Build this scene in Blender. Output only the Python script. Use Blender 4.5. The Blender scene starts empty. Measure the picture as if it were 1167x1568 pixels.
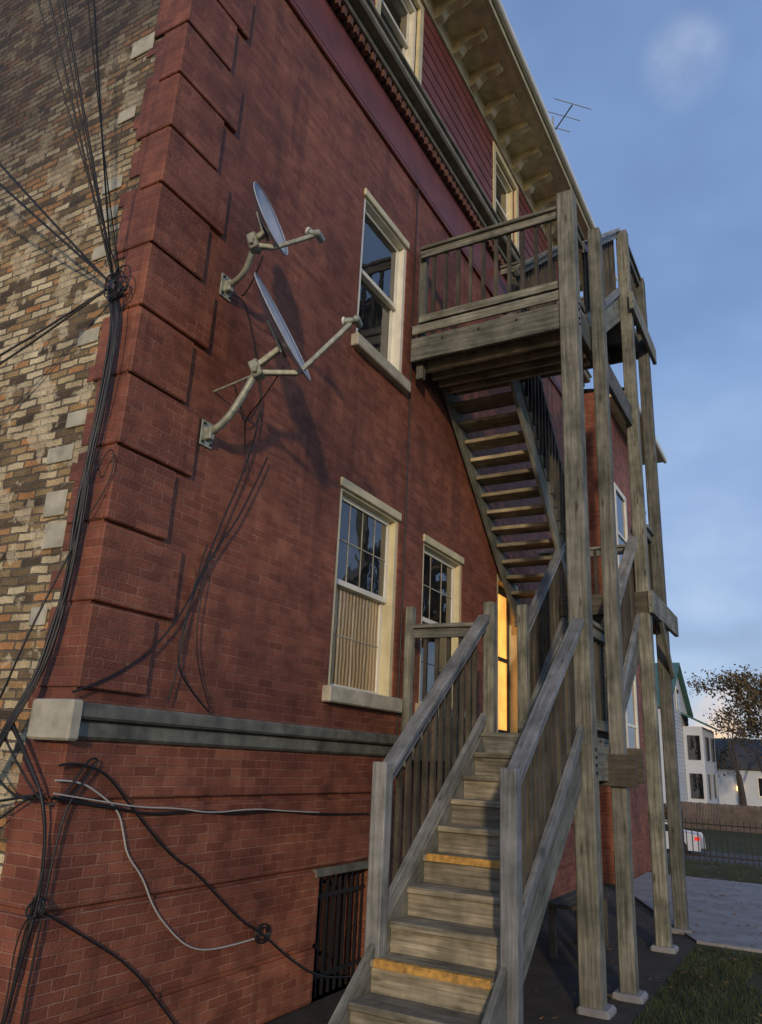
import bpy, bmesh, math, random
from mathutils import Vector, Matrix
random.seed(7)
scene=bpy.context.scene
scene.view_settings.view_transform='Standard'
try: scene.view_settings.look='None'
except Exception: pass
scene.view_settings.exposure=0

# ---------------------------------------------------------------- materials
def newmat(name):
    m=bpy.data.materials.new(name); m.use_nodes=True
    nt=m.node_tree; b=nt.nodes['Principled BSDF']
    return m,nt,b
def N(nt,t,**k):
    n=nt.nodes.new(t)
    for a,v in k.items(): setattr(n,a,v)
    return n
def L(nt,a,b): nt.links.new(a,b)
def ramp(nt,stops,fac=None):
    r=N(nt,'ShaderNodeValToRGB'); e=r.color_ramp.elements
    while len(e)<len(stops): e.new(0.5)
    for i,(p,c) in enumerate(stops):
        e[i].position=p; e[i].color=(c[0],c[1],c[2],1)
    if fac is not None: L(nt,fac,r.inputs[0])
    return r
def noise(nt,vec,scale,detail=3,rough=.55):
    n=N(nt,'ShaderNodeTexNoise'); n.inputs['Scale'].default_value=scale
    n.inputs['Detail'].default_value=detail; n.inputs['Roughness'].default_value=rough
    if vec is not None: L(nt,vec,n.inputs['Vector'])
    return n
def mixc(nt,fac,a,b,mode='MIX'):
    m=N(nt,'ShaderNodeMixRGB',blend_type=mode)
    for s,v in ((0,fac),(1,a),(2,b)):
        if isinstance(v,(int,float)): m.inputs[s].default_value=v
        elif isinstance(v,tuple): m.inputs[s].default_value=(v[0],v[1],v[2],1)
        else: L(nt,v,m.inputs[s])
    return m
def bump(nt,b,h,strength=.4,dist=.01):
    n=N(nt,'ShaderNodeBump'); n.inputs['Strength'].default_value=strength
    n.inputs['Distance'].default_value=dist
    L(nt,h,n.inputs['Height']); L(nt,n.outputs[0],b.inputs['Normal'])
def simple(name,col,rough=.7,var=.25,scale=6,metal=0,bumps=.15):
    m,nt,b=newmat(name); g=N(nt,'ShaderNodeNewGeometry')
    n=noise(nt,g.outputs['Position'],scale,4,.6)
    r=ramp(nt,[(.3,tuple(c*(1-var) for c in col)),(.7,tuple(min(1,c*(1+var)) for c in col))],n.outputs[0])
    L(nt,r.outputs[0],b.inputs['Base Color']); b.inputs['Roughness'].default_value=rough
    b.inputs['Metallic'].default_value=metal
    n2=noise(nt,g.outputs['Position'],scale*12,2); bump(nt,b,n2.outputs[0],bumps,.004)
    return m
def brickmat(name,kind):
    m,nt,b=newmat(name); g=N(nt,'ShaderNodeNewGeometry')
    s=N(nt,'ShaderNodeSeparateXYZ'); L(nt,g.outputs['Position'],s.inputs[0])
    ad=N(nt,'ShaderNodeMath',operation='ADD'); L(nt,s.outputs[0],ad.inputs[0]); L(nt,s.outputs[1],ad.inputs[1])
    c=N(nt,'ShaderNodeCombineXYZ'); L(nt,ad.outputs[0],c.inputs[0]); L(nt,s.outputs[2],c.inputs[1])
    wn=noise(nt,g.outputs['Position'],9,2); 
    wv=N(nt,'ShaderNodeVectorMath',operation='MULTIPLY_ADD')
    L(nt,wn.outputs['Color'],wv.inputs[0]); a=.008 if kind=='red' else .028
    wv.inputs[1].default_value=(a,a,0); L(nt,c.outputs[0],wv.inputs[2])
    br=N(nt,'ShaderNodeTexBrick'); L(nt,wv.outputs[0],br.inputs['Vector'])
    br.inputs['Scale'].default_value=1; br.inputs['Brick Width'].default_value=.168
    br.inputs['Row Height'].default_value=.0545; br.inputs['Mortar Size'].default_value=.0048 if kind=='red' else .0075
    br.inputs['Mortar Smooth'].default_value=.4
    br.inputs['Color1'].default_value=(0,0,0,1); br.inputs['Color2'].default_value=(1,1,1,1); br.inputs['Mortar'].default_value=(.5,.5,.5,1)
    big=noise(nt,g.outputs['Position'],.8,4,.6); med=noise(nt,g.outputs['Position'],5,4,.6); fine=noise(nt,g.outputs['Position'],70,3)
    if kind=='red':
        r=ramp(nt,[(0,(.205,.062,.031)),(.5,(.255,.084,.042)),(1,(.32,.112,.058))],br.outputs['Color'])
        mf=N(nt,'ShaderNodeMath',operation='MULTIPLY'); L(nt,br.outputs['Fac'],mf.inputs[0])
        mr=N(nt,'ShaderNodeMapRange'); L(nt,med.outputs[0],mr.inputs[0]); mr.inputs[1].default_value=.32; mr.inputs[2].default_value=.65; mr.inputs[3].default_value=.25; mr.inputs[4].default_value=1
        L(nt,mr.outputs[0],mf.inputs[1])
        mz=N(nt,'ShaderNodeMapRange'); L(nt,s.outputs[2],mz.inputs[0]); mz.inputs[1].default_value=1.0; mz.inputs[2].default_value=6; mz.inputs[3].default_value=1; mz.inputs[4].default_value=.5
        mf2=N(nt,'ShaderNodeMath',operation='MULTIPLY'); L(nt,mf.outputs[0],mf2.inputs[0]); L(nt,mz.outputs[0],mf2.inputs[1])
        x=mixc(nt,mf2.outputs[0],r.outputs[0],(.38,.20,.13))
        r2=ramp(nt,[(.25,(.38,.34,.40)),(.5,(.85,.83,.85)),(.75,(1.3,1.3,1.25))],big.outputs[0])
        x=mixc(nt,.95,x.outputs[0],r2.outputs[0],'MULTIPLY')
        r3=ramp(nt,[(.3,(.66,.64,.66)),(.7,(1.18,1.18,1.18))],med.outputs[0])
        x=mixc(nt,.95,x.outputs[0],r3.outputs[0],'MULTIPLY')
        mp=N(nt,'ShaderNodeMapping'); L(nt,c.outputs[0],mp.inputs[0]); mp.inputs['Scale'].default_value=(5,.35,1)
        dn=noise(nt,mp.outputs[0],1,4,.6); r5=ramp(nt,[(.52,(1,1,1)),(.75,(.5,.48,.5))],dn.outputs[0])
        x=mixc(nt,.9,x.outputs[0],r5.outputs[0],'MULTIPLY')
        b.inputs['Roughness'].default_value=.68
    else:
        r=ramp(nt,[(0,(.07,.05,.03)),(.18,(.22,.155,.08)),(.40,(.38,.28,.135)),(.6,(.50,.24,.09)),(.70,(.54,.43,.24)),(1,(.72,.63,.41))],br.outputs['Color'])
        x=mixc(nt,br.outputs['Fac'],r.outputs[0],(.15,.125,.09))
        pn=noise(nt,g.outputs['Position'],3.4,4,.65)
        pr=ramp(nt,[(.54,(0,0,0)),(.58,(1,1,1))],pn.outputs[0])
        pm=mixc(nt,.7,(0,0,0),pr.outputs[0])
        x=mixc(nt,pm.outputs[0],x.outputs[0],(.68,.59,.39))
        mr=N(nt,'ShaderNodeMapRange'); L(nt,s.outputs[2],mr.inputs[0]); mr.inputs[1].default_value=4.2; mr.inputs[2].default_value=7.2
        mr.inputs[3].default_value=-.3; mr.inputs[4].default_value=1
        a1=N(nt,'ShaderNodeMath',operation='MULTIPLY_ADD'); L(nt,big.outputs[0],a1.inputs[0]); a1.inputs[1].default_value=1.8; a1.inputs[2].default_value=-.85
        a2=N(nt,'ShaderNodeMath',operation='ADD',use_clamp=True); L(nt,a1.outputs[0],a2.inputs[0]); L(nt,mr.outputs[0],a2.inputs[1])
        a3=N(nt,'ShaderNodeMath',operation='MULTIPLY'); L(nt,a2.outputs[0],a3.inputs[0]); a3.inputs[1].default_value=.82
        x=mixc(nt,a3.outputs[0],x.outputs[0],(.055,.045,.045))  # painted lamp fall-off, darker with height, plus soot stain noise
        r3=ramp(nt,[(.35,(.65,.65,.65)),(.65,(1.15,1.15,1.15))],med.outputs[0])
        x=mixc(nt,.85,x.outputs[0],r3.outputs[0],'MULTIPLY')
        b.inputs['Roughness'].default_value=.9
    L(nt,x.outputs[0],b.inputs['Base Color'])
    h=N(nt,'ShaderNodeMath',operation='MULTIPLY_ADD'); L(nt,br.outputs['Fac'],h.inputs[0]); h.inputs[1].default_value=-1
    f2=N(nt,'ShaderNodeMath',operation='MULTIPLY'); L(nt,fine.outputs[0],f2.inputs[0]); f2.inputs[1].default_value=.8
    L(nt,f2.outputs[0],h.inputs[2])
    bump(nt,b,h.outputs[0],.8 if kind=='red' else 1,.010 if kind=='red' else .02)
    return m
def woodmat(name,dark,light,rough=.8):
    m,nt,b=newmat(name); t=N(nt,'ShaderNodeTexCoord'); oi=N(nt,'ShaderNodeObjectInfo')
    mp=N(nt,'ShaderNodeMapping'); L(nt,t.outputs['Object'],mp.inputs[0]); mp.inputs['Scale'].default_value=(2.2,42,42)
    off=N(nt,'ShaderNodeVectorMath',operation='SCALE'); L(nt,oi.outputs['Location'],off.inputs[0]); off.inputs['Scale'].default_value=7.3
    L(nt,off.outputs[0],mp.inputs['Location'])
    n=noise(nt,mp.outputs[0],1,4,.65)
    r=ramp(nt,[(.28,dark),(.5,tuple((a+c)/2 for a,c in zip(dark,light))),(.72,light)],n.outputs[0])
    g=N(nt,'ShaderNodeNewGeometry'); n2=noise(nt,g.outputs['Position'],3.5,3,.65)
    r2=ramp(nt,[(.3,(.42,.45,.42)),(.7,(1.28,1.27,1.25))],n2.outputs[0])
    x=mixc(nt,.95,r.outputs[0],r2.outputs[0],'MULTIPLY')
    r3=ramp(nt,[(0,(.62,.62,.64)),(1,(1.28,1.24,1.17))],oi.outputs['Random'])
    x=mixc(nt,1,x.outputs[0],r3.outputs[0],'MULTIPLY')
    mp2=N(nt,'ShaderNodeMapping'); L(nt,t.outputs['Object'],mp2.inputs[0]); mp2.inputs['Scale'].default_value=(2.5,9,9); L(nt,off.outputs[0],mp2.inputs['Location'])
    v=N(nt,'ShaderNodeTexVoronoi'); L(nt,mp2.outputs[0],v.inputs['Vector']); v.inputs['Scale'].default_value=1
    r4=ramp(nt,[(.06,(.3,.28,.25)),(.16,(1,1,1))],v.outputs['Distance'])
    x=mixc(nt,.8,x.outputs[0],r4.outputs[0],'MULTIPLY')
    L(nt,x.outputs[0],b.inputs['Base Color']); b.inputs['Roughness'].default_value=rough
    bump(nt,b,n.outputs[0],.7,.006)
    return m
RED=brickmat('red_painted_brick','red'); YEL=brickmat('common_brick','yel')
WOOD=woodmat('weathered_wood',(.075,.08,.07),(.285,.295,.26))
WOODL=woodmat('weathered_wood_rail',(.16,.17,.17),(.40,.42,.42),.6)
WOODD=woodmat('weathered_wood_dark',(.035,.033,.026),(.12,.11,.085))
TREAD=woodmat('tread_wood',(.10,.09,.065),(.39,.355,.27))
TREADLIT=woodmat('tread_wood_bounce_lit',(.17,.15,.10),(.50,.44,.31))  # lighter copy of the tread wood; ground-bounce light put into the colour
STONE=simple('painted_stone',(.125,.13,.105),.6,.5,7)
STONEL=simple('limestone',(.42,.40,.31),.8,.3,7)
CREAM=simple('cream_paint',(.62,.56,.35),.5,.18,4)
WHITE=simple('white_paint',(.76,.75,.64),.45,.12,5)
SIDING=simple('red_siding',(.17,.047,.034),.5,.3,3)
TRIMD=simple('cornice_paint',(.22,.21,.155),.6,.35,6)
DENT=simple('dentil_paint',(.15,.07,.05),.6,.4,9)
ROOF=simple('roof_shingle',(.06,.06,.06),.9,.3,9)
SOFFIT=simple('soffit_paint',(.78,.65,.37),.6,.25,6)
BLACK=simple('black_rubber',(.012,.012,.013),.45,.2,20)
WCAB=simple('white_cable',(.45,.45,.42),.5,.1,20)
IRON=simple('black_iron',(.012,.012,.014),.5,.2,20)
DISH=simple('dish_paint',(.36,.40,.46),.4,.15,12)
GALV=simple('galvanised_steel',(.31,.33,.27),.5,.35,25,.2)
YELLOW=simple('yellow_tread_paint',(.46,.26,.06),.75,.5,22)
CONC=simple('concrete',(.24,.24,.25),.9,.25,3,0,.4)
DIRT=simple('dirt',(.04,.034,.027),.95,.4,5,0,.6)
ROOFG=simple('green_roof',(.05,.13,.12),.8,.2,3)
HOUSEW=simple('white_siding',(.50,.55,.61),.6,.06,2)
CARW=simple('car_paint',(.55,.57,.61),.25,.03,2)
GRASSM=simple('grass_blades',(.045,.06,.02),.85,.6,3)
BARK=simple('bark',(.05,.04,.032),.9,.3,8)
LEAF=simple('leaves',(.10,.07,.028),.8,.5,2)
DRYLEAF=simple('dry_leaves',(.17,.09,.03),.8,.5,9)
def glassmat(name,base,rough=.03):
    m,nt,b=newmat(name); g=N(nt,'ShaderNodeNewGeometry')
    n=noise(nt,g.outputs['Position'],2.2,4)
    r=ramp(nt,[(.35,tuple(c*.4 for c in base)),(.65,base)],n.outputs[0]); L(nt,r.outputs[0],b.inputs['Base Color'])
    b.inputs['Roughness'].default_value=rough; b.inputs['IOR'].default_value=2.0
    n2=noise(nt,g.outputs['Position'],3,2); bump(nt,b,n2.outputs[0],.2,.02)
    return m
GLASS=glassmat('window_glass',(.02,.025,.03))
# net curtain hung directly behind the glass: pleat light and shade painted as wave colour bands
m,nt,b=newmat('curtained_glass'); g=N(nt,'ShaderNodeNewGeometry')
wv=N(nt,'ShaderNodeTexWave',wave_type='BANDS',bands_direction='X'); L(nt,g.outputs['Position'],wv.inputs['Vector']); wv.inputs['Scale'].default_value=5.5; wv.inputs['Distortion'].default_value=2.5; wv.inputs['Detail'].default_value=2
r=ramp(nt,[(.1,(.20,.13,.06)),(.6,(.46,.33,.17)),(1,(.62,.48,.28))],wv.outputs[0]); L(nt,r.outputs[0],b.inputs['Base Color'])
b.inputs['Roughness'].default_value=.5; b.inputs['Coat Weight'].default_value=1; b.inputs['Coat Roughness'].default_value=.03
CURT=m
def emis(name,col,st):
    m,nt,b=newmat(name); g=N(nt,'ShaderNodeNewGeometry'); n=noise(nt,g.outputs['Position'],4,3)
    r=ramp(nt,[(.3,tuple(c*.6 for c in col)),(.7,col)],n.outputs[0])
    L(nt,r.outputs[0],b.inputs['Emission Color']); b.inputs['Emission Strength'].default_value=st
    L(nt,r.outputs[0],b.inputs['Base Color']); return m
GLOW=emis('lit_doorway',(1,.42,.08),1.6); LAMP=emis('porch_bulb',(1,.6,.25),4)

# ---------------------------------------------------------------- geometry
def root(name,loc=(0,0,0)):
    e=bpy.data.objects.new(name,None); e.location=loc; e.empty_display_size=.3
    scene.collection.objects.link(e); return e
def link(o,parent,mat=None):
    scene.collection.objects.link(o)
    if parent is not None: o.parent=parent
    if mat is not None: o.data.materials.append(mat)
    return o
def mesh_from(name,verts,faces,mat,parent,smooth=False):
    me=bpy.data.meshes.new(name); me.from_pydata(verts,[],faces); me.update()
    if smooth:
        for p in me.polygons: p.use_smooth=True
    return link(bpy.data.objects.new(name,me),parent,mat)
def boxgeo(x0,x1,y0,y1,z0,z1):
    v=[(x0,y0,z0),(x1,y0,z0),(x1,y1,z0),(x0,y1,z0),(x0,y0,z1),(x1,y0,z1),(x1,y1,z1),(x0,y1,z1)]
    f=[(0,3,2,1),(4,5,6,7),(0,1,5,4),(1,2,6,5),(2,3,7,6),(3,0,4,7)]
    return v,f
def box(name,x0,x1,y0,y1,z0,z1,mat,parent,bev=0):
    v,f=boxgeo(x0,x1,y0,y1,z0,z1)
    o=mesh_from(name,v,f,mat,parent)
    if bev: bevel(o,bev)
    return o
def bevel(o,w):
    bm=bmesh.new(); bm.from_mesh(o.data)
    bmesh.ops.bevel(bm,geom=bm.edges[:],offset=w,segments=1,affect='EDGES'); bm.to_mesh(o.data); bm.free()
def boxes(name,lst,mat,parent,bev=0):
    V=[];F=[]
    for b in lst:
        v,f=boxgeo(*b); k=len(V); V+=v; F+=[tuple(i+k for i in q) for q in f]
    o=mesh_from(name,V,F,mat,parent)
    if bev: bevel(o,bev)
    return o
def board(name,p0,p1,w,h,mat,parent,bev=.004,up=Vector((0,0,1)),jit=.0):
    p0=Vector(p0);p1=Vector(p1)
    d=p1-p0; l=d.length; x=d.normalized()
    if abs(x.dot(up))>.98: up=Vector((1,0,0))
    y=up.cross(x).normalized(); z=x.cross(y)
    v,f=boxgeo(-l/2,l/2,-w/2,w/2,-h/2,h/2)
    o=mesh_from(name,v,f,mat,parent)
    if bev: bevel(o,bev)
    M=Matrix((x,y,z)).transposed().to_4x4(); M.translation=(p0+p1)/2
    if jit: M=M@Matrix.Rotation(random.uniform(-jit,jit),4,'X')@Matrix.Rotation(random.uniform(-.008,.008),4,'Y')
    o.matrix_world=M; return o
def tube(name,pts,r,mat,parent,smooth=True,cyc=False):
    c=bpy.data.curves.new(name,'CURVE'); c.dimensions='3D'; c.bevel_depth=r; c.bevel_resolution=2
    s=c.splines.new('NURBS' if smooth else 'POLY'); s.points.add(len(pts)-1)
    for i,p in enumerate(pts): s.points[i].co=(p[0],p[1],p[2],1)
    if smooth: s.use_endpoint_u=True; s.order_u=3; s.resolution_u=5
    c.use_fill_caps=True
    return link(bpy.data.objects.new(name,c),parent,mat)
def gz(x):
    P=[(-1e4,0),(15.5,0),(38,-2.0),(43,-2.0),(56,-.8),(1e4,-.8)]
    for (a,b),(c,d) in zip(P,P[1:]):
        if a<=x<=c: return b+(d-b)*(x-a)/(c-a)

# ---------------------------------------------------------------- brick house
H=root('brick_house')
XE=10.5
holes=[(2.40,3.49,2.21,3.95),(2.48,3.42,5.40,7.05),(4.03,5.05,2.21,3.89),(6.15,7.0,1.94,4.0),(2.43,3.25,.0,.82)]
up_holes=[(2.5,3.42,9.25,10.5),(6.0,6.9,9.25,10.5)]
def wallmesh(name,x0,x1,z0,z1,hs,y,depth,mat,parent):
    xs=sorted({x0,x1}|{h[0] for h in hs}|{h[1] for h in hs}); zs=sorted({z0,z1}|{h[2] for h in hs}|{h[3] for h in hs})
    V=[];F=[]
    def q(a,b,c,d):
        k=len(V); V.extend([a,b,c,d]); F.append((k,k+1,k+2,k+3))
    for i in range(len(xs)-1):
        for j in range(len(zs)-1):
            cx=(xs[i]+xs[i+1])/2; cz=(zs[j]+zs[j+1])/2
            if any(h[0]<cx<h[1] and h[2]<cz<h[3] for h in hs): continue
            q((xs[i],y,zs[j]),(xs[i+1],y,zs[j]),(xs[i+1],y,zs[j+1]),(xs[i],y,zs[j+1]))
    for a,b,c,d in hs:
        q((a,y,c),(a,y+depth,c),(a,y+depth,d),(a,y,d)); q((b,y,c),(b,y,d),(b,y+depth,d),(b,y+depth,c))
        q((a,y,c),(b,y,c),(b,y+depth,c),(a,y+depth,c)); q((a,y,d),(a,y+depth,d),(b,y+depth,d),(b,y,d))
    return mesh_from(name,V,F,mat,parent)
wallmesh('front_wall',0,XE,0,8.75,holes,0,.3,RED,H)
wallmesh('attic_wall',0,XE,8.75,11.0,up_holes,0,.25,SIDING,H)
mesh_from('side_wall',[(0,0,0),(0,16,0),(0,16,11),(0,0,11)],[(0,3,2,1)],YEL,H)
mesh_from('end_wall',[(XE,0,0),(XE,16,0),(XE,16,11),(XE,0,11)],[(0,1,2,3)],RED,H)
mesh_from('rear_wall',[(0,16,0),(XE,16,0),(XE,16,11),(0,16,11)],[(0,1,2,3)],RED,H)
bl=[]
for a,b in ((.02,.36),(.39,.87),(.90,1.38),(1.41,1.71)):
    if a<.8:
        bl+= [(-.03,2.42,-.03,.004,a,b),(3.26,XE,-.03,.004,a,b)]
    else: bl.append((-.03,XE,-.03,.004,a,b))
    bl.append((-.03,-.002,.005,.30,a,b))
boxes('basement_bands',bl,RED,H,.005)
ql=[];z=1.96;i=0
while z<8.0:
    w=.46 if i%2==0 else .60; y=.30 if i%2==0 else .17
    ql.append((-.022,w,-.034,.003,z,z+.440)); ql.append((-.022,-.002,.004,y,z,z+.440))
    z+=.462;i+=1
boxes('quoins',ql,RED,H,.007)
rl=[];z=.0;i=0
while z<8.6:
    rl.append((-.008,-.001,.0,.20+.11*((i*7)%3)/2+.05*(i%2),z,z+.108)); z+=.109;i+=1
boxes('corner_return',rl,RED,H)
pl=[]
for z in (2.3,2.75,3.3,3.52,4.1,4.75,5.3,5.9,6.5,2.95,5.05):
    y=random.uniform(.3,.42); pl.append((-.013,-.0015,y,y+random.uniform(.12,.24),z,z+random.choice((.105,.16))))
boxes('patch_stones',pl,STONEL,H,.004)
box('belt_course_upper',-.09,XE,-.105,.003,1.80,1.885,STONE,H,.014)
box('belt_course_lower',-.06,XE,-.065,.003,1.70,1.798,STONE,H,.016)
box('belt_corner_stone',-.108,-.03,-.115,.20,1.69,1.892,STONEL,H,.012)
box('frieze_band',-.03,XE,-.035,.003,7.93,7.99,SIDING,H,.01)
box('frieze_board',-.03,XE,-.03,.003,8.0,8.52,SIDING,H)
boxes('dentils',[(x,x+.06,-.11,-.031,8.53,8.63) for x in [k*.115 for k in range(0,91)]],DENT,H)
box('cornice_bed',-.12,XE,-.14,.004,8.635,8.70,TRIMD,H,.01)
box('cornice_crown',-.2,XE,-.25,.004,8.705,8.80,TRIMD,H,.02)
box('cornice_cap',-.23,XE,-.28,.004,8.805,8.84,TRIMD,H,.008)
sl=[];z=8.9
while z<10.6:
    segs=[(0,2.42),(3.50,5.92),(6.98,XE)] if 9.2<z+.16 and z<10.55 else [(0,XE)]
    for a,b in segs: sl.append((a,b,-.03,.002,z,z+.175))
    z+=.20
boxes('siding_laps',sl,SIDING,H,.006)
box('eave_frieze',0,XE,-.05,.002,10.68,10.96,SOFFIT,H)
box('soffit',-.66,XE+.3,-.64,.4,10.965,10.99,SOFFIT,H)
for k in range(18):
    x=.3+k*.58
    if x>XE-.1: break
    V=[(x,-.051,10.72),(x,-.051,10.962),(x,-.50,10.962),(x,-.50,10.90),(x,-.42,10.87),(x,-.30,10.87),(x,-.2,10.83),(x,-.15,10.75)]
    n=len(V); V=V+[(a+.12,b,c) for a,b,c in V]
    F=[tuple(range(n)),tuple(range(2*n-1,n-1,-1))]+[(j,(j+1)%n+0,(j+1)%n+n,j+n) for j in range(n)]
    o=mesh_from('eave_bracket',V,F,SOFFIT,H); bevel(o,.008)
box('fascia',-.70,XE+.34,-.70,-.645,10.95,11.12,CREAM,H,.008)
box('gutter',-.72,XE+.36,-.78,-.703,11.03,11.15,WHITE,H,.02)
mesh_from('roof',[(-.7,-.75,11.155),(XE+.3,-.75,11.155),(XE+.3,8,12.4),(-.7,8,12.4),(XE+.3,16,11.1),(-.7,16,11.1)],[(0,1,2,3),(3,2,4,5)],ROOF,H)
def window(x0,x1,z0,z1,par,y=0,lower=GLASS,upper=GLASS,grid=(3,2),sill=True,trim=WHITE,nm='window',sash=WHITE):
    W=root(nm); W.parent=par
    d=.16
    box('jamb_near',x0,x0+.05,y+.012,y+d,z0,z1,trim,W); box('jamb_far',x1-.05,x1,y+.012,y+d,z0,z1,trim,W)
    box('head',x0+.051,x1-.051,y+.012,y+d,z1-.07,z1,trim,W)
    a,b=x0+.05,x1-.05; m=(z0+z1)/2+.02; top=z1-.07
    for (s0,s1,yy,g,n) in ((m-.02,top,y+.075,upper,'upper'),(z0,m+.02,y+.115,lower,'lower')):
        t=.045
        boxes(n+'_sash',[(a+.002,a+t,yy,yy+.035,s0,s1),(b-t,b-.002,yy,yy+.035,s0,s1),(a+t,b-t,yy,yy+.035,s0,s0+t),(a+t,b-t,yy,yy+.035,s1-t,s1)],sash,W)
        box(n+'_pane',a+t,b-t,yy+.016,yy+.022,s0+t,s1-t,g,W)
        gx,gzn=grid; mu=[]
        for k in range(1,gx): 
            xx=a+t+(b-a-2*t)*k/gx; mu.append((xx-.005,xx+.005,yy+.011,yy+.0155,s0+t,s1-t))
        for k in range(1,gzn):
            zz=s0+t+(s1-s0-2*t)*k/gzn; mu.append((a+t,b-t,yy+.009,yy+.0135,zz-.005,zz+.005))
        if mu: boxes(n+'_muntins',mu,STONEL,W)
    box('backing',x0,x1,y+d+.002,y+d+.02,z0,z1,IRON,W)
    if sill: box('sill',x0-.07,x1+.07,y-.075,y+.14,z0-.125,z0,STONEL,W,.01)
    return W
window(2.40,3.49,2.21,3.95,H,lower=CURT,grid=(4,2),trim=CREAM)
window(2.48,3.42,5.40,7.05,H,grid=(1,1))
window(4.03,5.05,2.21,3.89,H,grid=(3,2),trim=CREAM)
window(2.5,3.42,9.25,10.5,H,grid=(1,1))
window(6.0,6.9,9.25,10.5,H,grid=(1,1),trim=CREAM)
for a,b,z0,z1 in ((2.40,3.49,2.21,3.95),(2.48,3.42,5.40,7.05),(4.03,5.05,2.21,3.89)):
    box('brick_mould_head',a-.01,b+.01,-.02,.011,z1-.05,z1+.03,CREAM,H,.006)
for a in (2.5,6.0):
    boxes('attic_casing',[(a-.09,a,-.045,.01,9.2,10.6),(a+.92,a+1.01,-.045,.01,9.2,10.6),(a,a+.92,-.045,.01,10.5,10.6)],CREAM,H)
D=root('door'); D.parent=H
boxes('door_frame',[(6.15,6.22,.01,.2,1.94,4.0),(6.93,7.0,.01,.2,1.94,4.0),(6.22,6.93,.01,.2,3.92,4.0)],CREAM,D)
boxes('door_leaf',[(6.22,6.28,.12,.16,1.96,3.92),(6.87,6.93,.12,.16,1.96,3.92),(6.28,6.87,.12,.16,3.82,3.92),(6.28,6.87,.12,.16,2.95,3.0),(6.28,6.87,.12,.16,1.96,2.1)],WOODD,D)
box('lit_glass',6.28,6.87,.14,.15,2.1,3.82,GLOW,D)
B=root('basement_window'); B.parent=H
box('pane',2.43,3.25,.24,.25,.0,.82,GLASS,B)
boxes('bars',[(x,x+.018,.06,.078,.0,.81) for x in [2.5+.09*k for k in range(9)]]+[(2.43,3.25,.052,.0595,.66,.69),(2.43,3.25,.052,.0595,.12,.15)],IRON,B)
box('lintel',2.36,3.32,-.036,.006,.825,.885,STONE,B,.006)
box('rear_wing',XE+.002,14.2,-.4,9,0,8.5,RED,H)
box('wing_soffit',XE+.31,14.6,-.85,9.3,8.5,8.56,SOFFIT,H)
box('wing_gutter',XE+.31,14.66,-.93,-.852,8.48,8.62,WHITE,H,.02)
mesh_from('wing_roof',[(XE+.31,-.9,8.63),(14.6,-.9,8.63),(14.6,9,10.2),(XE+.31,9,10.2)],[(0,1,2,3)],ROOF,H)
for z in (1.5,5.0):
    boxes('wing_window_trim',[(11.2,11.3,-.45,-.398,z,z+1.9),(12.1,12.2,-.45,-.398,z,z+1.9),(11.3,12.1,-.45,-.398,z+1.8,z+1.9),(11.3,12.1,-.45,-.398,z,z+.1),(11.3,12.1,-.44,-.398,z+.93,z+.98)],WHITE,H)
    box('wing_window_pane',11.3,12.1,-.42,-.401,z+.1,z+1.8,GLASS,H)
tube('conduit',[(3.57,-.02,1.9),(3.575,-.022,4),(3.565,-.02,6),(3.57,-.02,7.92)],.008,BLACK,H)

# ---------------------------------------------------------------- staircase
S=root('wooden_staircase')
YO=-1.72; YI=-.84
def post(x,y,z0,z1,w=.14,mat=WOOD,nm='post'):
    return board(nm,(x,y,z0),(x,y,z1),w,w,mat,S,.008)
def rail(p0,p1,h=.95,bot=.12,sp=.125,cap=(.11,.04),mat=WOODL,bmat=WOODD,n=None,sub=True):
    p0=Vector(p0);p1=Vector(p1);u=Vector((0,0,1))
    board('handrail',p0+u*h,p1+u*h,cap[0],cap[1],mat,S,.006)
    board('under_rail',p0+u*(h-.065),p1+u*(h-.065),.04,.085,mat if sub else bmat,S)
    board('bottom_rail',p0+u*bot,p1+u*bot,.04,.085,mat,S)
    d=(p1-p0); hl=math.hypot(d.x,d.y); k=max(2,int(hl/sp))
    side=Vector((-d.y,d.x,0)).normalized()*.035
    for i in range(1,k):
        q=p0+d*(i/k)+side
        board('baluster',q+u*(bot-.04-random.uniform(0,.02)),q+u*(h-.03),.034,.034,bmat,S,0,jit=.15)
def flight(x0,z0,dx,n,rise,run,ya,yb,risers=True,yellow=(),tm=TREAD,nose=.03,th=.04):
    for i in range(n):
        z=z0+rise*(i+1); xa=x0+dx*run*i
        xb=xa+dx*(run+.0)
        xm=(xa-dx*nose+xb)/2
        dz=random.uniform(-.003,.003)
        o=board('tread',(xm,ya,z-th/2+dz),(xm,yb,z-th/2-dz),run+nose,th,tm,S,.006)
        if i in yellow:
            board('tread_edge_paint',(xa-dx*.008,ya-.03,z+.004),(xa-dx*.008,yb+.03,z+.004),.045,.008,YELLOW,S,0)
            board('tread_edge_face',(xa-dx*.033,ya-.03,z-.018),(xa-dx*.033,yb+.03,z-.018),.005,.036,YELLOW,S,0)
        if risers: board('riser',(xa+dx*.012,ya,z-rise/2-.022),(xa+dx*.012,yb,z-rise/2-.022),.022,rise-.042,tm,S,0)
    L0=Vector((x0-dx*.1,0,z0-.02)); L1=Vector((x0+dx*run*n,0,z0+rise*n+.02))
    for y in (ya,yb):
        yy=y+(.022 if y==ya else -.022) if ya>yb else y
        board('stringer',(L0.x,yy,L0.z),(L1.x,yy,L1.z),.042,.28,WOOD,S,.005)
LZ=1.94; RISE=.177; RUN=.229
flight(3.585-RUN*10,0.0,1,10,RISE,RUN,YI-.03,YO+.05,True,(2,5))
for y in (YI,YO):
    post(1.84,y,0,1.66,.105,WOODL,'newel')
sl1=RISE/RUN
def nz(x): return LZ+(x-3.585)*sl1
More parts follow.
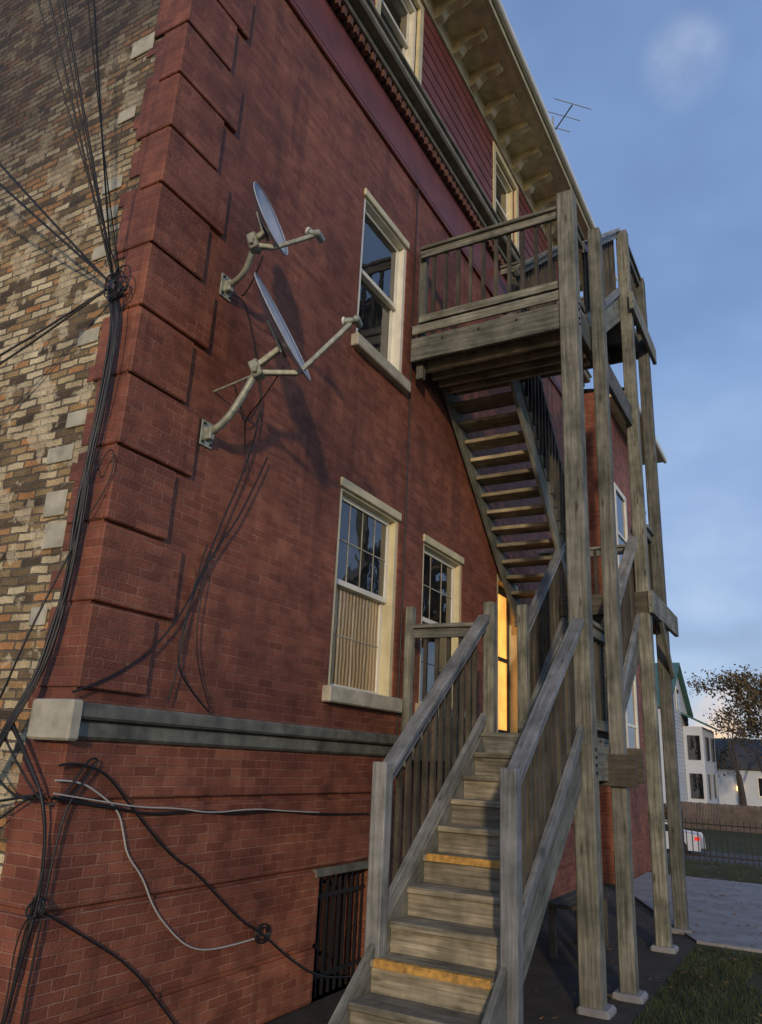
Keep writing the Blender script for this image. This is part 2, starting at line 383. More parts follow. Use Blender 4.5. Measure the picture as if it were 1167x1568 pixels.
rail((1.88,YI,nz(1.88)),(3.62,YI,nz(3.62)),.98,.10)
rail((1.88,YO,nz(1.88)),(3.50,YO,nz(3.50)),.98,.10)
def deck(x0,x1,y0,y1,z,joist=True):
    n=max(1,int(round((x1-x0)/.14)))
    for i in range(n):
        a=x0+(x1-x0)*i/n; b=x0+(x1-x0)*(i+1)/n-.006
        board('deck_board',((a+b)/2,y0,z-.019),((a+b)/2,y1,z-.019),b-a,.038,WOOD,S,.003)
    lo,hi=min(y0,y1),max(y0,y1)
    k=max(2,int((hi-lo)/.4)+1)
    for j in range(k):
        y=lo+.025+(hi-lo-.05)*j/(k-1)
        board('joist',(x0+.045,y,z-.135),(x1-.045,y,z-.135),.04,.19,WOOD,S,0)
    for x in (x0+.02,x1-.02):
        board('rim_joist',(x,lo,z-.15),(x,hi,z-.15),.042,.22,WOOD,S,.004)
deck(3.60,4.62,-.05,YO,LZ)
deck(4.63,7.25,-.05,YI,LZ)
post(3.76,YI,1.6,3.10,.10,WOOD,'newel'); post(3.66,-.07,1.62,3.08,.08,WOOD,'newel')
rail((3.68,-.1,LZ),(3.72,YI+.05,LZ),.95,.08,.11,(.10,.04),WOOD)
post(4.62,YI-.02,1.6,3.24,.10,WOOD,'newel')
rail((3.64,YO,LZ),(4.55,YO,LZ),.95,.10,.125,(.09,.04),WOOD)
MZ=3.65; X1,X2=4.66,6.62; nA=9
flight(X1,LZ,1,nA,(MZ-LZ)/(nA+1),(X2-X1)/nA,YI-.05,YO+.05)
rail((4.68,YI-.02,LZ+.1),(X2,YI-.02,MZ+.12),.98,.05,.125,(.09,.04),WOODL)
rail((4.60,YO,LZ+.1),(X2,YO,MZ+.12),.98,.05,.125,(.12,.04),WOODL)
deck(X2+.02,7.62,-.05,YO,MZ)
rail((X2+.1,YO,MZ),(7.55,YO,MZ),.95,.1); rail((7.58,YO,MZ),(7.58,-.1,MZ),.95,.1)
PZ=5.97; nB=13
flight(X2,MZ,-1,nB,(PZ-MZ)/(nB+1),(X2-4.36)/nB,-.08,YI+.02,False,nose=.09,th=.045,tm=TREADLIT)
rail((X2,YI-.02,MZ+.1),(4.36,YI-.02,PZ+.05),.95,.05,.125,(.09,.04),WOOD)
deck(3.60,4.34,-.05,YO-.06,PZ)
board('platform_beam',(3.55,-.03,5.80),(3.55,YO+.07,5.80),.05,.27,WOOD,S,.006)
board('platform_trim',(3.535,-.04,6.03),(3.535,YO+.07,6.03),.03,.10,WOOD,S,.005)
post(3.66,-.09,5.5,7.12,.08,WOOD,'newel')
rail((3.57,-.10,PZ),(3.57,YO+.05,PZ),1.08,.2,.135,(.10,.04),WOOD,WOODD)
for x in (3.75,3.93,4.11,4.28): board('platform_joist',(x,-.1,5.70),(x,YO,5.70),.045,.14,TREADLIT,S,0)
post(3.57,YO,0,7.19,.165)
post(4.12,YO-.14,0,7.1,.125)
post(6.10,YO-.06,0,8.5,.14); post(7.20,YO-.06,0,8.45,.14)
for x,y in ((3.57,YO-.02),(4.12,YO-.14),(6.10,YO-.06),(7.2,YO-.06)):
    box('footing',x-.12,x+.12,y-.12,y+.12,-.05,.05,CONC,S,.02)
board('landing_outer_beam',(3.66,YO-.05,1.73),(4.75,YO-.05,1.73),.05,.28,WOOD,S,.005)
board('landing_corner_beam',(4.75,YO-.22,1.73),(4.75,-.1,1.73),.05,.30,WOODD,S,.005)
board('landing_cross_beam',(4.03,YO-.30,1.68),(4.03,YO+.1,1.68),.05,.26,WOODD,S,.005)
board('platform_outer_beam',(3.66,YO-.04,5.80),(6.2,YO-.04,5.80),.05,.27,WOOD,S,.005)
board('mid_outer_beam',(6.0,YO-.15,3.50),(7.75,YO-.15,3.50),.05,.26,WOOD,S,.005)
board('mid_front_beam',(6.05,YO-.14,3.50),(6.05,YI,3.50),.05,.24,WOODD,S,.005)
board('brace',(7.2,YO-.15,2.8),(6.6,YO-.15,3.4),.04,.09,WOOD,S,.004)
TZ=7.5
flight(4.3,PZ,1,7,(TZ-PZ)/8,1.75/7,YI-.1,YO+.05,True)
rail((4.2,YO,PZ+.1),(6.05,YO,TZ+.05),.98,.05,.125,(.10,.04),WOODL)
rail((3.66,YO,PZ),(4.1,YO,PZ),1.05,.2,.12,(.09,.04),WOOD)
rail((4.3,YI-.1,PZ+.1),(6.05,YI-.1,TZ+.05),.98,.05,.125,(.09,.04),WOOD)
deck(6.06,7.3,-.05,YO-.02,TZ)
rail((6.15,YO-.06,TZ),(7.4,YO-.06,TZ),.92,.1,.12,(.10,.04),WOOD)
rail((7.28,YO-.06,TZ),(7.28,-.1,TZ),.92,.1,.12,(.10,.04),WOOD)
rail((6.05,-.1,TZ),(6.05,YI-.1,TZ),.92,.1,.12,(.10,.04),WOOD)
board('top_outer_beam',(5.95,YO-.15,7.36),(7.55,YO-.15,7.36),.05,.24,WOOD,S,.005)
for z in (5.72,5.88,1.68,1.8):
    for dy in (-.03,.03):
        tube('bolt',[(3.575,YO-.083,z+dy),(3.575,YO-.095,z+dy)],.012,IRON,S,False)
for y in (-.4,-.8,-1.2):
    tube('bolt',[(3.523,y,5.86),(3.512,y,5.86)],.01,IRON,S,False)

# ---------------------------------------------------------------- bench
BN=root('wooden_bench')
for k in range(3): board('seat_slat',(4.9,-1.0-.12*k,.46),(6.0,-1.0-.12*k,.46),.11,.035,WOODD,BN)
for x in (5.0,5.9):
    for y in (-.99,-1.25): board('leg',(x,y,0),(x,y,.44),.06,.06,WOODD,BN)

# ---------------------------------------------------------------- dishes
def dish(name,mount,elbow,top,cen,n,ra,rb,lnb,armr=.022):
    R=root(name)
    n=Vector(n).normalized(); u=(Vector((0,0,1))-n*n.z).normalized(); s=n.cross(u)
    cen=Vector(cen); V=[];F=[];RR=7;SS=40
    for side in (0,1):
        base=len(V); off=-.006*side
        V.append(tuple(cen+n*(-.055+off)))
        for i in range(1,RR+1):
            t=i/RR
            for j in range(SS):
                a=2*math.pi*j/SS
                p=cen+s*(ra*t*math.cos(a))+u*(rb*t*math.sin(a))+n*(-.055+.06*t*t+off)
                V.append(tuple(p))
        for j in range(SS):
            F.append((base,base+1+j,base+1+(j+1)%SS))
        for i in range(RR-1):
            for j in range(SS):
                a=base+1+i*SS+j;b=base+1+i*SS+(j+1)%SS; F.append((a,a+SS,b+SS,b))
        if side==1:
            e0=1+(RR-1)*SS; e1=base+e0
            for j in range(SS): F.append((e0+j,e1+j,e1+(j+1)%SS,e0+(j+1)%SS))
    mesh_from('reflector',V,F,DISH,R,True)
    tube('rim',[tuple(cen+s*(ra*math.cos(2*math.pi*j/40))+u*(rb*math.sin(2*math.pi*j/40))+n*.004) for j in range(41)],.005,DISH,R,False)
    tube('mast',[mount,elbow,((elbow[0]+top[0])/2,(elbow[1]+top[1])/2-.02,(elbow[2]+top[2])/2-.01),top],armr,GALV,R)
    m=Vector(mount)
    board('wall_plate',m+Vector((0,-.006,-.09)),m+Vector((0,-.006,.09)),.012,.12,GALV,R,.003,up=Vector((1,0,0)))
    board('plate_hinge',m+Vector((0,-.03,-.045)),m+Vector((0,-.03,.045)),.06,.05,GALV,R,.006)
    for a in (-.04,.04):
        for c in (-.065,.065): tube('wall_bolt',[tuple(m+Vector((a,-.011,c))),tuple(m+Vector((a,-.024,c)))],.009,IRON,R,False)
    tp=Vector(top)
    board('bracket',tp-u*.06,tp+u*.07,.09,.07,GALV,R,.01)
    board('clamp',tp-u*.02-s*.07,tp-u*.02+s*.07,.03,.05,GALV,R,.005)
    bk=cen-n*.07
    board('bracket_arm',tp+u*.03,bk-u*rb*.35,.05,.04,GALV,R,.006)
    board('back_plate',bk-u*rb*.5,bk+u*.08,.09,.02,GALV,R,.004)
    for a in (.25,.75,1.25,1.75):
        q=bk+s*.03*math.cos(a*math.pi)+u*.04*math.sin(a*math.pi)
        tube('bolt',[tuple(q-n*.02),tuple(q)],.007,IRON,R,False)
    lb=cen-u*rb*.93-n*.03; ln=Vector(lnb)
    board('feed_arm',lb,ln,.022,.034,GALV,R,.004)
    d=(cen-ln).normalized()
    board('arm_knuckle',tp-u*.02,lb,.035,.035,GALV,R,.005)
    tube('feed_horn',[tuple(ln-d*.05+u*.02),tuple(ln+d*.035+u*.02)],.024,GALV,R,False)
    tube('feed_cap',[tuple(ln+d*.036+u*.02),tuple(ln+d*.05+u*.02)],.031,WHITE,R,False)
    board('lnb_body',ln-d*.05+u*.01-s*.055,ln-d*.05+u*.01+s*.055,.045,.045,GALV,R,.01)
    return R
d1=dish('satellite_dish',(.716,0,4.84),(.70,-.15,4.86),(.63,-.30,5.06),(.68,-.38,5.27),(.2,-.92,.33),.25,.27,(.75,-.72,5.07))
d2=dish('satellite_dish',(.706,0,3.69),(.71,-.12,3.72),(.755,-.34,4.12),(.84,-.45,4.47),(.25,-.857,.45),.36,.42,(.98,-.92,4.46),.026)
tube('strut',[(.73,-.0,4.02),(.75,-.33,4.09)],.008,GALV,d2,False)

AN=root('tv_antenna')
tube('mast',[(7.7,-.45,11.2),(7.7,-.45,12.5)],.015,GALV,AN,False)
tube('boom',[(7.3,-.9,12.2),(8.1,-.1,12.25)],.012,GALV,AN,False)
for k in range(5):
    t=k/4; x=7.3+.8*t;y=-.9+.8*t; l=.35-.04*k
    tube('element',[(x-l*.7,y+l*.7,12.21+.05*t),(x+l*.7,y-l*.7,12.21+.05*t)],.007,GALV,AN,False)

# ---------------------------------------------------------------- cables
CB=root('utility_cables')
def jit(pts,a): return [tuple(c+random.uniform(-a,a) for c in p) for p in pts]
J=(-.07,.18,4.44)
trunk=[(-.07,.2,4.50),(-.08,.17,4.38),(-.075,.1,4.2),(-.07,.09,4.02),(-.07,.08,3.58),(-.07,.11,3.25),(-.07,.11,2.9),(-.07,.12,2.56),(-.07,.14,2.27),(-.10,.17,1.99),(-.16,.26,1.76),(-.16,.37,1.53),(-.2,.6,1.2),(-.2,.9,.8)]
for k in range(8):
    o=random.uniform(-.015,.03)
    tube('trunk_cable',[(a-random.uniform(0,.02),b+o+random.uniform(-.016,.016),c+random.uniform(-.02,.02)) for a,b,c in trunk],random.choice((.004,.006,.008,.010)),BLACK,CB)
def sag(p,q,s,n=10):
    p=Vector(p);q=Vector(q); return [tuple(p.lerp(q,i/n)-Vector((0,0,s*4*(i/n)*(1-i/n)))) for i in range(n+1)]
for P,r,s in (((-.8,.25,6.05),.007,.12),((-.8,.34,6.09),.005,.3),((-.8,-.22,5.77),.006,.18),((-.8,-.12,5.85),.004,.3),((-.8,.12,5.95),.009,.06),((-.8,.18,6.1),.005,.24)):
    j=Vector(J)+Vector((0,random.uniform(-.03,.03),random.uniform(-.05,.08)))
    P=Vector(P); E=j+(P-Vector(J))*3.2
    tube('service_drop',sag(j,E,s),r,BLACK,CB)
for P in ((-.5,1.04,5.5),(-.5,1.16,5.46),):
    j=Vector(J)+Vector((0,random.uniform(-.03,.03),random.uniform(-.05,.05)))
    P=Vector(P); tube('service_drop',sag(j,Vector(J)+(P-Vector(J))*4,.12),.008,BLACK,CB)
for P in ((-.3,.72,4.10),(-.3,.75,4.03)):
    P=Vector(P); tube('service_drop',sag(J,Vector(J)+(P-Vector(J))*4,.15),.007,BLACK,CB)
for k in range(5):
    c=Vector((-.10,.10+.03*(k%2),4.33+.02*k)); pts=[tuple(c+Vector((random.uniform(-.03,.02),(.05+.015*k)*math.cos(a*.7+k),(.05+.018*k)*math.sin(a*.7+k)))) for a in range(11)]
    tube('cable_coil',pts,.004,BLACK,CB)
box('cable_clamp',-.11,-.02,.14,.20,4.36,4.44,BLACK,CB,.01)
tube('loose_cable',[(-.09,.05,4.3),(-.12,.0,4.1),(-.14,-.01,3.8),(-.1,.05,3.4),(-.08,.1,3.0)],.004,BLACK,CB)
tube('loose_cable',[(-.08,.10,3.3),(-.09,.03,3.1),(-.10,-.02,3.23),(-.06,-.05,3.3),(-.03,-.05,3.1),(-.07,.05,2.9)],.004,BLACK,CB)
tube('loose_cable',[(-.09,.12,2.7),(-.2,.22,2.2),(-.2,.35,1.8),(-.25,.65,1.5),(-.25,1.0,1.3)],.006,BLACK,CB)
def wall(pts,y=-.045): return [(a,y,c) for a,c in pts]
W=[([(1.17,4.21),(1.19,3.96),(1.08,3.56),(.93,3.18),(.82,2.88),(.70,2.55),(.48,2.24),(.17,2.02),(-.06,1.93)],.006),
([(1.32,3.75),(1.10,3.23),(.88,2.94),(.74,2.65),(.67,2.39),(.65,2.15),(.86,1.98),(.99,1.91)],.006),
([(.80,2.95),(.73,2.7),(.69,2.4),(.67,2.1),(.62,1.93)],.005),
([(.84,2.9),(.79,2.6),(.80,2.3),(.88,2.1),(1.0,1.92)],.004),
([(.73,4.78),(.87,4.85),(.98,4.66),(1.08,4.45),(1.15,4.2)],.005),
([(.86,4.15),(.98,4.0),(1.0,3.9),(1.12,3.98),(1.17,4.15)],.005)]
for p,r in W: tube('dish_cable',wall(p),r,BLACK,CB)
tube('dish_feed_cable',[(.83,-.5,4.15),(.86,-.35,3.98),(.93,-.15,3.9),(1.02,-.05,3.86),(1.10,-.045,3.55)],.005,BLACK,CB)
tube('dish_feed_cable',[(.68,-.35,4.98),(.73,-.25,4.86),(.80,-.1,4.78),(.84,-.045,4.84)],.005,BLACK,CB)
hor=[(-.09,1.42),(.15,1.385),(.31,1.37),(.6,1.32),(.97,1.33),(1.3,1.30),(1.77,1.31),(2.4,1.26),(3.07,1.25)]
for k in range(2): tube('low_cable',jit(wall(hor,-.05),.008),.006,BLACK,CB)
tube('white_low_cable',wall([(-.09,1.44),(.2,1.40),(.5,1.36),(.8,1.35),(1.1,1.31),(1.5,1.33),(1.9,1.30),(2.3,1.28)],-.064),.004,WCAB,CB)
tube('white_loop_cable',wall([(-.08,1.5),(.06,1.50),(.2,1.44),(.36,1.35),(.42,1.22),(.46,1.12),(.60,1.0),(.69,.86),(.81,.74),(1.05,.57),(1.35,.53),(1.71,.54)],-.05),.005,WCAB,CB)
tube('diagonal_cable',wall([(-.08,1.57),(.0,1.59),(.22,1.55),(.45,1.35),(.79,1.09),(1.0,1.0),(1.23,.84),(1.5,.66),(1.73,.56),(2.05,.36),(2.49,.15),(2.9,.1)],-.06),.007,BLACK,CB)
tube('diagonal_cable',wall([(-.07,.93),(.21,.78),(.60,.57),(.95,.25),(1.2,.02)],-.055),.006,BLACK,CB)
for k in range(4):
    tube('corner_cable',jit([(-.16,.26,1.76),(-.13,.08,1.55),(-.11,-.02,1.42),(-.07,-.05,1.2),(-.07,-.05,.95),(-.07,-.05+.03*k,.8),(-.08,.02,.45),(-.1,.1,0)],.012),.008-.0015*k,BLACK,CB)
tube('corner_cable',[(-.16,.3,1.7),(-.10,.0,1.35),(-.02,-.06,1.42),(.10,-.06,1.62),(.18,-.06,1.60),(.0,-.06,1.40),(-.03,-.06,1.12),(-.04,-.06,.8),(-.05,-.05,.44),(-.05,-.05,0)],.006,BLACK,CB)
for k in range(3):
    for r in (.04,.06):
        c=Vector(((1.73),-.055,.56)); tube('cable_coil',[tuple(c+Vector((r*1.3*math.cos(a*.7+k),-.004*k,r*math.sin(a*.7+k)))) for a in range(10)],.004,BLACK,CB)
for k in range(3):
    c=Vector((-.07,-.045,.93)); tube('cable_coil',[tuple(c+Vector((.02*math.sin(a),.05*math.cos(a*.7+k)+.0,.045*math.sin(a*.7+k)))) for a in range(10)],.005,BLACK,CB)
tube('side_cable',[(-.14,.37,1.53),(-.08,.2,1.35),(-.06,.05,1.42)],.007,BLACK,CB)
tube('side_cable',[(-.2,.7,1.3),(-.08,.35,1.38),(-.07,.05,1.43)],.007,BLACK,CB)
tube('side_cable',[(-.2,.8,1.0),(-.1,.45,1.2),(-.08,.15,1.40),(-.09,.02,1.45)],.005,BLACK,CB)

# ---------------------------------------------------------------- ground
m,nt,b=newmat('ground_grass'); g=N(nt,'ShaderNodeNewGeometry')
n1=noise(nt,g.outputs['Position'],1.2,4); n2=noise(nt,g.outputs['Position'],30,3)
r=ramp(nt,[(.3,(.028,.028,.012)),(.55,(.036,.05,.016)),(.75,(.06,.062,.025))],n1.outputs[0])
r2=ramp(nt,[(.3,(.6,.6,.6)),(.7,(1.3,1.3,1.2))],n2.outputs[0])
x=mixc(nt,1,r.outputs[0],r2.outputs[0],'MULTIPLY'); L(nt,x.outputs[0],b.inputs['Base Color']); b.inputs['Roughness'].default_value=.95
bump(nt,b,n2.outputs[0],.8,.03); GR=m
xs=[-400,-3,15.5,20,26,33,38,43,50,56,90,200,1500]
V=[];F=[]
for xx in xs: V+= [(xx,-900,gz(xx)),(xx,900,gz(xx))]
for i in range(len(xs)-1): F.append((2*i,2*i+2,2*i+3,2*i+1))
mesh_from('ground',V,F,GR,None)
mesh_from('dirt_bed',[(-8,-2.0,.004),(6.5,-2.0,.004),(8,-1.8,.004),(10.4,0,.004),(-8,0,.004)],[(0,1,2,3,4)],DIRT,None)
V=[(6.55,-30,0),(12.3,-30,0),(12.3,-.45,0),(10.2,-.45,0),(7.5,-1.62,0),(6.7,-2.0,0)]
V=[(a,b_,-.03) for a,b_,c in V]+[(a,b_,.03) for a,b_,c in V]
mesh_from('driveway',V,[(5,4,3,2,1,0),(6,7,8,9,10,11)]+[(j,(j+1)%6,(j+1)%6+6,j+6) for j in range(6)],CONC,None)
mesh_from('road',[(38.2,-300,-1.992),(42.8,-300,-1.992),(42.8,300,-1.992),(38.2,300,-1.992)],[(0,1,2,3)],simple('asphalt',(.06,.06,.062),.9,.2,3),None)
V=[];F=[]
for i in range(36000):
    x=random.uniform(2.2,6.5); y=random.uniform(-4.6,-2.02)
    if random.random()<.25: x=random.uniform(12.4,15.4); y=random.uniform(-6,-.6)
    if math.sin(x*3.1+y*2)+math.sin(y*5.3-x)<-1.1: continue
    h=random.uniform(.02,.07); a=random.uniform(0,6.28); w=.0035
    dx,dy=math.cos(a)*w,math.sin(a)*w; lx,ly=random.uniform(-.035,.035),random.uniform(-.035,.035)
    k=len(V); V+=[(x-dx,y-dy,0),(x+dx,y+dy,0),(x+lx,y+ly,h)]; F.append((k,k+1,k+2))
mesh_from('grass',V,F,GRASSM,None)
V=[];F=[]
for i in range(700):
    x=random.uniform(2.2,15); y=random.uniform(-6,-1.2)
    z=.045; s=random.uniform(.015,.04); a=random.uniform(0,6.28); k=len(V)
    c,e=math.cos(a)*s,math.sin(a)*s
    V+=[(x+c,y+e,z+random.uniform(-.01,.015)),(x-e*.6,y+c*.6,z),(x-c,y-e,z+random.uniform(-.01,.015)),(x+e*.6,y-c*.6,z)]; F.append((k,k+1,k+2,k+3))
mesh_from('fallen_leaves',V,F,DRYLEAF,None)

# ---------------------------------------------------------------- background
FE=root('iron_fence')
fl=[];x=15.2
for k in range(110):
    y=1.5-k*.11; fl.append((x-.009,x+.009,y-.009,y+.009,.03,.83))
for z in (.12,.72): fl.append((x-.02,x-.0095,-10.6,1.55,z,z+.03))
for k in range(6): y=1.5-k*2.2; fl.append((x-.03,x+.03,y+.05,y+.11,0,.95))
boxes('pickets',fl,IRON,FE)
WF=root('wooden_fence')
fl=[]
for k in range(150):
    y=9-k*.16; h=random.uniform(-.02,.02); fl.append((50,50.03,y,y+.15,gz(50),.12+h))
boxes('fence_boards',fl,simple('fence_brown',(.11,.085,.07),.9,.3,2),WF)
C=root('parked_car')
cx=39.6; c0=2.4; cz=-1.99
prof=[(0,.35),(.02,.75),(.12,.92),(.9,.98),(1.35,1.38),(2.6,1.40),(3.25,.98),(4.25,.82),(4.45,.65),(4.5,.3)]
under=[(4.5,.25),(0,.25)]
P=prof+under; V=[(cx,c0+a,cz+z) for a,z in P]+[(cx+1.75,c0+a,cz+z) for a,z in P]; n=len(P)
F=[tuple(range(n)),tuple(range(2*n-1,n-1,-1))]+[(j,(j+1)%n,(j+1)%n+n,j+n) for j in range(n)]
o=mesh_from('body',V,F,CARW,C); bevel(o,.04)
V=[(cx-.006,c0+a,cz+z) for a,z in ((1.05,1.0),(1.42,1.32),(1.95,1.34),(1.95,1.0))]+[(cx-.006,c0+a,cz+z) for a,z in ((2.02,1.0),(2.02,1.34),(2.55,1.34),(3.05,1.0))]
mesh_from('side_windows',V,[(0,1,2,3),(4,5,6,7)],GLASS,C)
for a in (.85,3.6):
    for xx in (cx-.01,cx+1.6):
        tube('wheel',[(xx,c0+a,cz+.32),(xx+.18,c0+a,cz+.32)],.32,BLACK,C,False)
        tube('hub',[(xx-.012,c0+a,cz+.32),(xx+.05,c0+a,cz+.32)],.18,GALV,C,False)
box('tail_light',cx-.012,cx+.3,c0-.012,c0+.2,cz+.68,cz+.84,emis('tail_red',(.8,.03,.02),.6),C)
def house(name,x0,x1,y0,y1,zb,ze,zr,wins,roofm,ridge='Y'):
    R=root(name); mx=(x0+x1)/2; o=.35
    V=[(x0,y0,zb),(x1,y0,zb),(x1,y1,zb),(x0,y1,zb),(x0,y0,ze),(x1,y0,ze),(x1,y1,ze),(x0,y1,ze),(mx,y0,zr),(mx,y1,zr)]
    mesh_from('walls',V,[(0,3,7,4),(0,4,8,5,1),(1,5,6,2),(2,6,9,7,3)],HOUSEW,R)
    s=(zr-ze)/(mx-x0)
    z=zb+.3; lp=[]
    while z<ze: lp+= [(x0-.03,x0-.001,y0,y1,z,z+.2),(x0,x1,y0-.03,y0-.001,z,z+.2)]; z+=.26
    boxes('clapboards',lp,HOUSEW,R)
    for sx,ex in ((-1,x0),(1,x1)):
        a=(ex+sx*o,ze-s*o+.03); 
        V=[(a[0],y0-o,a[1]),(mx,y0-o,zr+.03),(mx,y1+o,zr+.03),(a[0],y1+o,a[1])]
        V+=[(p[0],p[1],p[2]+.18) for p in V]
        mesh_from('roof_slope',V,[(0,1,2,3),(4,5,6,7),(0,1,5,4),(1,2,6,5),(2,3,7,6),(3,0,4,7)],roofm,R)
    for (face,c,z,w,h) in wins:
        if face=='f':
            box('window_trim',x0-.08,x0-.032,c-w/2-.12,c+w/2+.12,z-.12,z+h+.12,WHITE,R); box('window_pane',x0-.1,x0-.081,c-w/2,c+w/2,z,z+h,GLASS,R)
        else:
            box('window_trim',c-w/2-.12,c+w/2+.12,y0-.08,y0-.032,z-.12,z+h+.12,WHITE,R); box('window_pane',c-w/2,c+w/2,y0-.1,y0-.081,z,z+h,GLASS,R)
    return R
h1=house('white_house',50,59,5.2,14,-1.4,5.9,8.9,[('f',6.4,.6,1.0,1.6),('f',6.4,3.6,1.0,1.6),('f',8.6,3.6,1.0,1.6),('s',52,.6,1,1.7),('s',54.5,6.0,.9,1.3),('s',52,3.6,1,1.6)],ROOFG)
box('bay_wing',56,62.5,3.9,5.16,-.9,4.9,HOUSEW,h1); 
V=[(55.6,3.5,4.9),(62.9,3.5,4.9),(62.9,5.15,5.7),(55.6,5.15,5.7)]
mesh_from('bay_roof',V+[(a,b_,c+.15) for a,b_,c in V],[(0,1,2,3),(4,5,6,7),(0,1,5,4),(1,2,6,5),(2,3,7,6),(3,0,4,7)],ROOFG,h1)
for z in (.2,2.7):
    for xw in (57,60): box('bay_window',xw,xw+1.1,3.78,3.899,z,z+1.6,GLASS,h1); 
    box('bay_window_front',55.9,55.999,4.1,4.9,z,z+1.6,GLASS,h1)
h2=house('white_house',72,80,-9,5.2,-.8,2.5,4.8,[('f',-1.5,.3,1.2,1.4),('f',1.2,.3,1.2,1.4)],ROOF)
box('lamp',71.7,71.9,3.2,3.5,.6,1.0,LAMP,h2)
def tree(name,base,h,cr,leafn,ls,seed):
    rnd=random.Random(seed); R=root(name)
    V=[];F=[];tips=[]
    def seg(p,q,r0,r1):
        d=(q-p).normalized(); a=d.orthogonal().normalized(); c=d.cross(a); k=len(V)
        for P,r in ((p,r0),(q,r1)):
            for j in range(5):
                t=j*2*math.pi/5; V.append(tuple(P+a*(r*math.cos(t))+c*(r*math.sin(t))))
        for j in range(5): F.append((k+j,k+(j+1)%5,k+5+(j+1)%5,k+5+j))
    def grow(p,d,l,r,dep):
        q=p
        for s in range(2):
            d2=(d+Vector((rnd.uniform(-.2,.2),rnd.uniform(-.2,.2),rnd.uniform(-.1,.12)))).normalized()
            q2=q+d2*l/2; seg(q,q2,max(r,.02),max(r*.8,.016)); q=q2; r*=.8; d=d2
            if dep<=3: tips.append(q)
        if dep==0: return
        for k in range(rnd.choice((2,3,3))):
            a=rnd.uniform(0,6.28); sp=rnd.uniform(.5,1.1)
            o=d.orthogonal().normalized(); o=Matrix.Rotation(a,3,d)@o
            grow(q,(d+o*sp).normalized(),l*rnd.uniform(.72,.88),r*.66,dep-1)
    b0=Vector(base); grow(b0,Vector((0,0,1)),h*.24,h*.026,6)
    mesh_from('trunk_and_limbs',V,F,BARK,R)
    LV=[];LF=[]
    for i in range(leafn):
        t=rnd.choice(tips)+Vector([rnd.gauss(0,cr) for _ in range(3)])
        a=Vector([rnd.gauss(0,1) for _ in range(3)]).normalized(); c=a.orthogonal().normalized(); e=a.cross(c); s=ls*rnd.uniform(.5,1.3)
        k=len(LV); LV+=[tuple(t+c*s),tuple(t+e*s*.6),tuple(t-c*s),tuple(t-e*s*.6)]; LF.append((k,k+1,k+2,k+3))
    mesh_from('leaves',LV,LF,LEAF,R)
    return R
tree('deciduous_tree',(58,1.9,-.8),11.2,.35,4600,.12,3)
tree('deciduous_tree',(67,.9,-.8),10.5,.35,4200,.12,11)
BU=root('bush'); LV=[];LF=[]
for i in range(1500):
    a=Vector([random.gauss(0,1) for _ in range(3)]).normalized()*random.uniform(.5,1)
    t=Vector((46,5.6,-.7))+Vector((a.x*.9,a.y*1.0,a.z*1.1)); c=Vector([random.gauss(0,1) for _ in range(3)]).normalized(); e=c.orthogonal().normalized(); k=len(LV)
    LV+=[tuple(t+c*.1),tuple(t+e*.07),tuple(t-c*.1),tuple(t-e*.07)]; LF.append((k,k+1,k+2,k+3))
mesh_from('foliage',LV,LF,LEAF,BU)

# ---------------------------------------------------------------- light
sd=Vector((.88,.43,-.20)).normalized()
sun=bpy.data.lights.new('sun','SUN'); sun.energy=1.75; sun.angle=math.radians(2.2); sun.color=(1,.76,.50)
so=bpy.data.objects.new('sun',sun); scene.collection.objects.link(so)
so.rotation_euler=sd.to_track_quat('-Z','Y').to_euler()
w=bpy.data.worlds.new('World'); scene.world=w; w.use_nodes=True; nt=w.node_tree
for n in list(nt.nodes): nt.nodes.remove(n)
out=N(nt,'ShaderNodeOutputWorld')
sky=N(nt,'ShaderNodeTexSky',sky_type='NISHITA'); sky.sun_disc=False; sky.sun_elevation=math.radians(11.5); sky.sun_rotation=math.radians(244)
b1=N(nt,'ShaderNodeBackground'); L(nt,sky.outputs[0],b1.inputs[0]); b1.inputs[1].default_value=.03
tc=N(nt,'ShaderNodeTexCoord'); sp=N(nt,'ShaderNodeSeparateXYZ'); L(nt,tc.outputs['Generated'],sp.inputs[0])
zz=N(nt,'ShaderNodeMath',operation='ADD'); L(nt,sp.outputs[2],zz.inputs[0]); zz.inputs[1].default_value=.3
dv=N(nt,'ShaderNodeVectorMath',operation='DIVIDE'); L(nt,tc.outputs['Generated'],dv.inputs[0]); L(nt,zz.outputs[0],dv.inputs[1])
cn=noise(nt,dv.outputs[0],2.6,4,.5)
gr=ramp(nt,[(0,(.36,.43,.60)),(.12,(.28,.385,.61)),(.45,(.195,.31,.56)),(1,(.16,.26,.50))],sp.outputs[2])
cr=ramp(nt,[(.32,(.76,.77,.80)),(.5,(1,1,1)),(.68,(1.35,1.25,1.12))],cn.outputs[0])
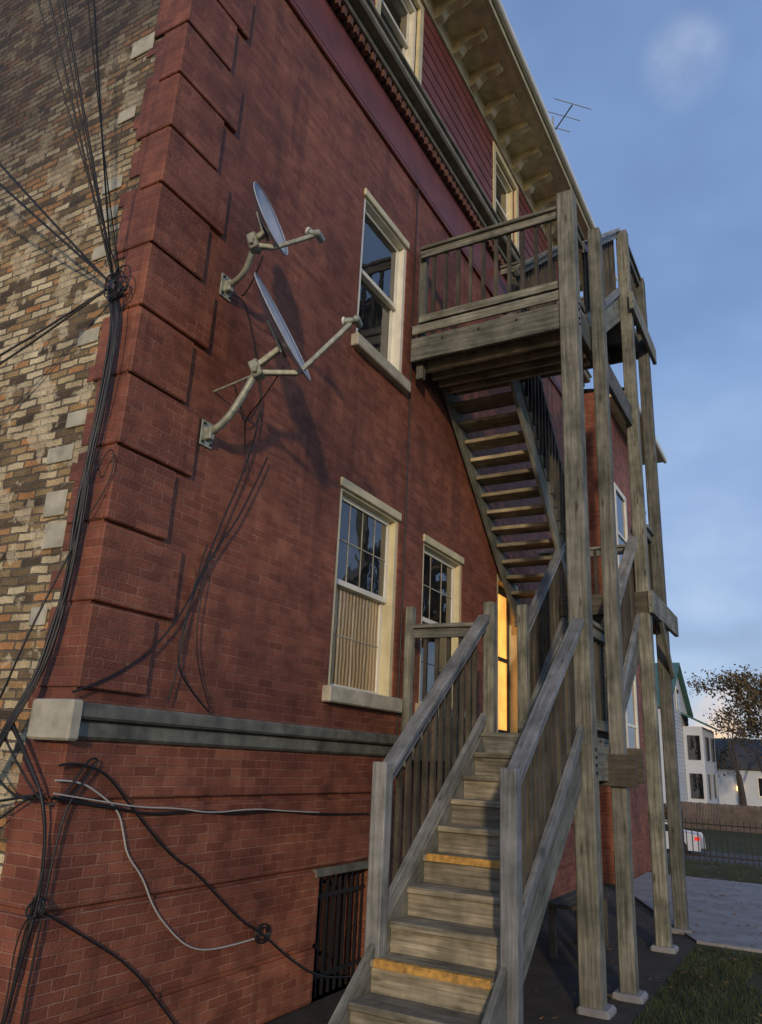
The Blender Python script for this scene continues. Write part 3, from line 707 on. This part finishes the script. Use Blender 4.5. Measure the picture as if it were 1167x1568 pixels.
mx=mixc(nt,.95,gr.outputs[0],cr.outputs[0],'MULTIPLY')
def glow(d,p,col,amt,prev,ns):
    dt=N(nt,'ShaderNodeVectorMath',operation='DOT_PRODUCT'); L(nt,tc.outputs['Generated'],dt.inputs[0]); dt.inputs[1].default_value=Vector(d).normalized()
    mr=N(nt,'ShaderNodeMapRange',interpolation_type='SMOOTHERSTEP'); L(nt,dt.outputs['Value'],mr.inputs[0]); mr.inputs[1].default_value=p; mr.inputs[2].default_value=1; mr.inputs[4].default_value=amt
    nn=noise(nt,tc.outputs['Generated'],ns,4,.6)
    rr=N(nt,'ShaderNodeMapRange'); L(nt,nn.outputs[0],rr.inputs[0]); rr.inputs[1].default_value=.35; rr.inputs[2].default_value=.65
    ml=N(nt,'ShaderNodeMath',operation='MULTIPLY'); L(nt,mr.outputs[0],ml.inputs[0]); L(nt,rr.outputs[0],ml.inputs[1])
    return mixc(nt,ml.outputs[0],prev,col)
mx=glow((1339,105,50),.9965,(1.0,.62,.36),.75,mx.outputs[0],22)
mx=glow((994,71,1037),.9985,(.42,.50,.66),.5,mx.outputs[0],9)
b2=N(nt,'ShaderNodeBackground'); L(nt,mx.outputs[0],b2.inputs[0]); b2.inputs[1].default_value=1.0
ad=N(nt,'ShaderNodeAddShader'); L(nt,b1.outputs[0],ad.inputs[0]); L(nt,b2.outputs[0],ad.inputs[1]); L(nt,ad.outputs[0],out.inputs[0])

# ---------------------------------------------------------------- camera
cam=bpy.data.cameras.new('camera'); co=bpy.data.objects.new('camera',cam); scene.collection.objects.link(co)
fwd=Vector((.8257,.4724,.3073)).normalized(); rt=Vector((.4828,-.8744,.0463)); rt=(rt-fwd*rt.dot(fwd)).normalized(); upv=rt.cross(fwd)
M=Matrix((rt,upv,-fwd)).transposed().to_4x4(); M.translation=(-2.825,-3.4,1.67); co.matrix_world=M
cam.sensor_fit='HORIZONTAL'; cam.sensor_width=36; cam.lens=36.25; cam.clip_end=4000; cam.clip_start=.05
scene.camera=co
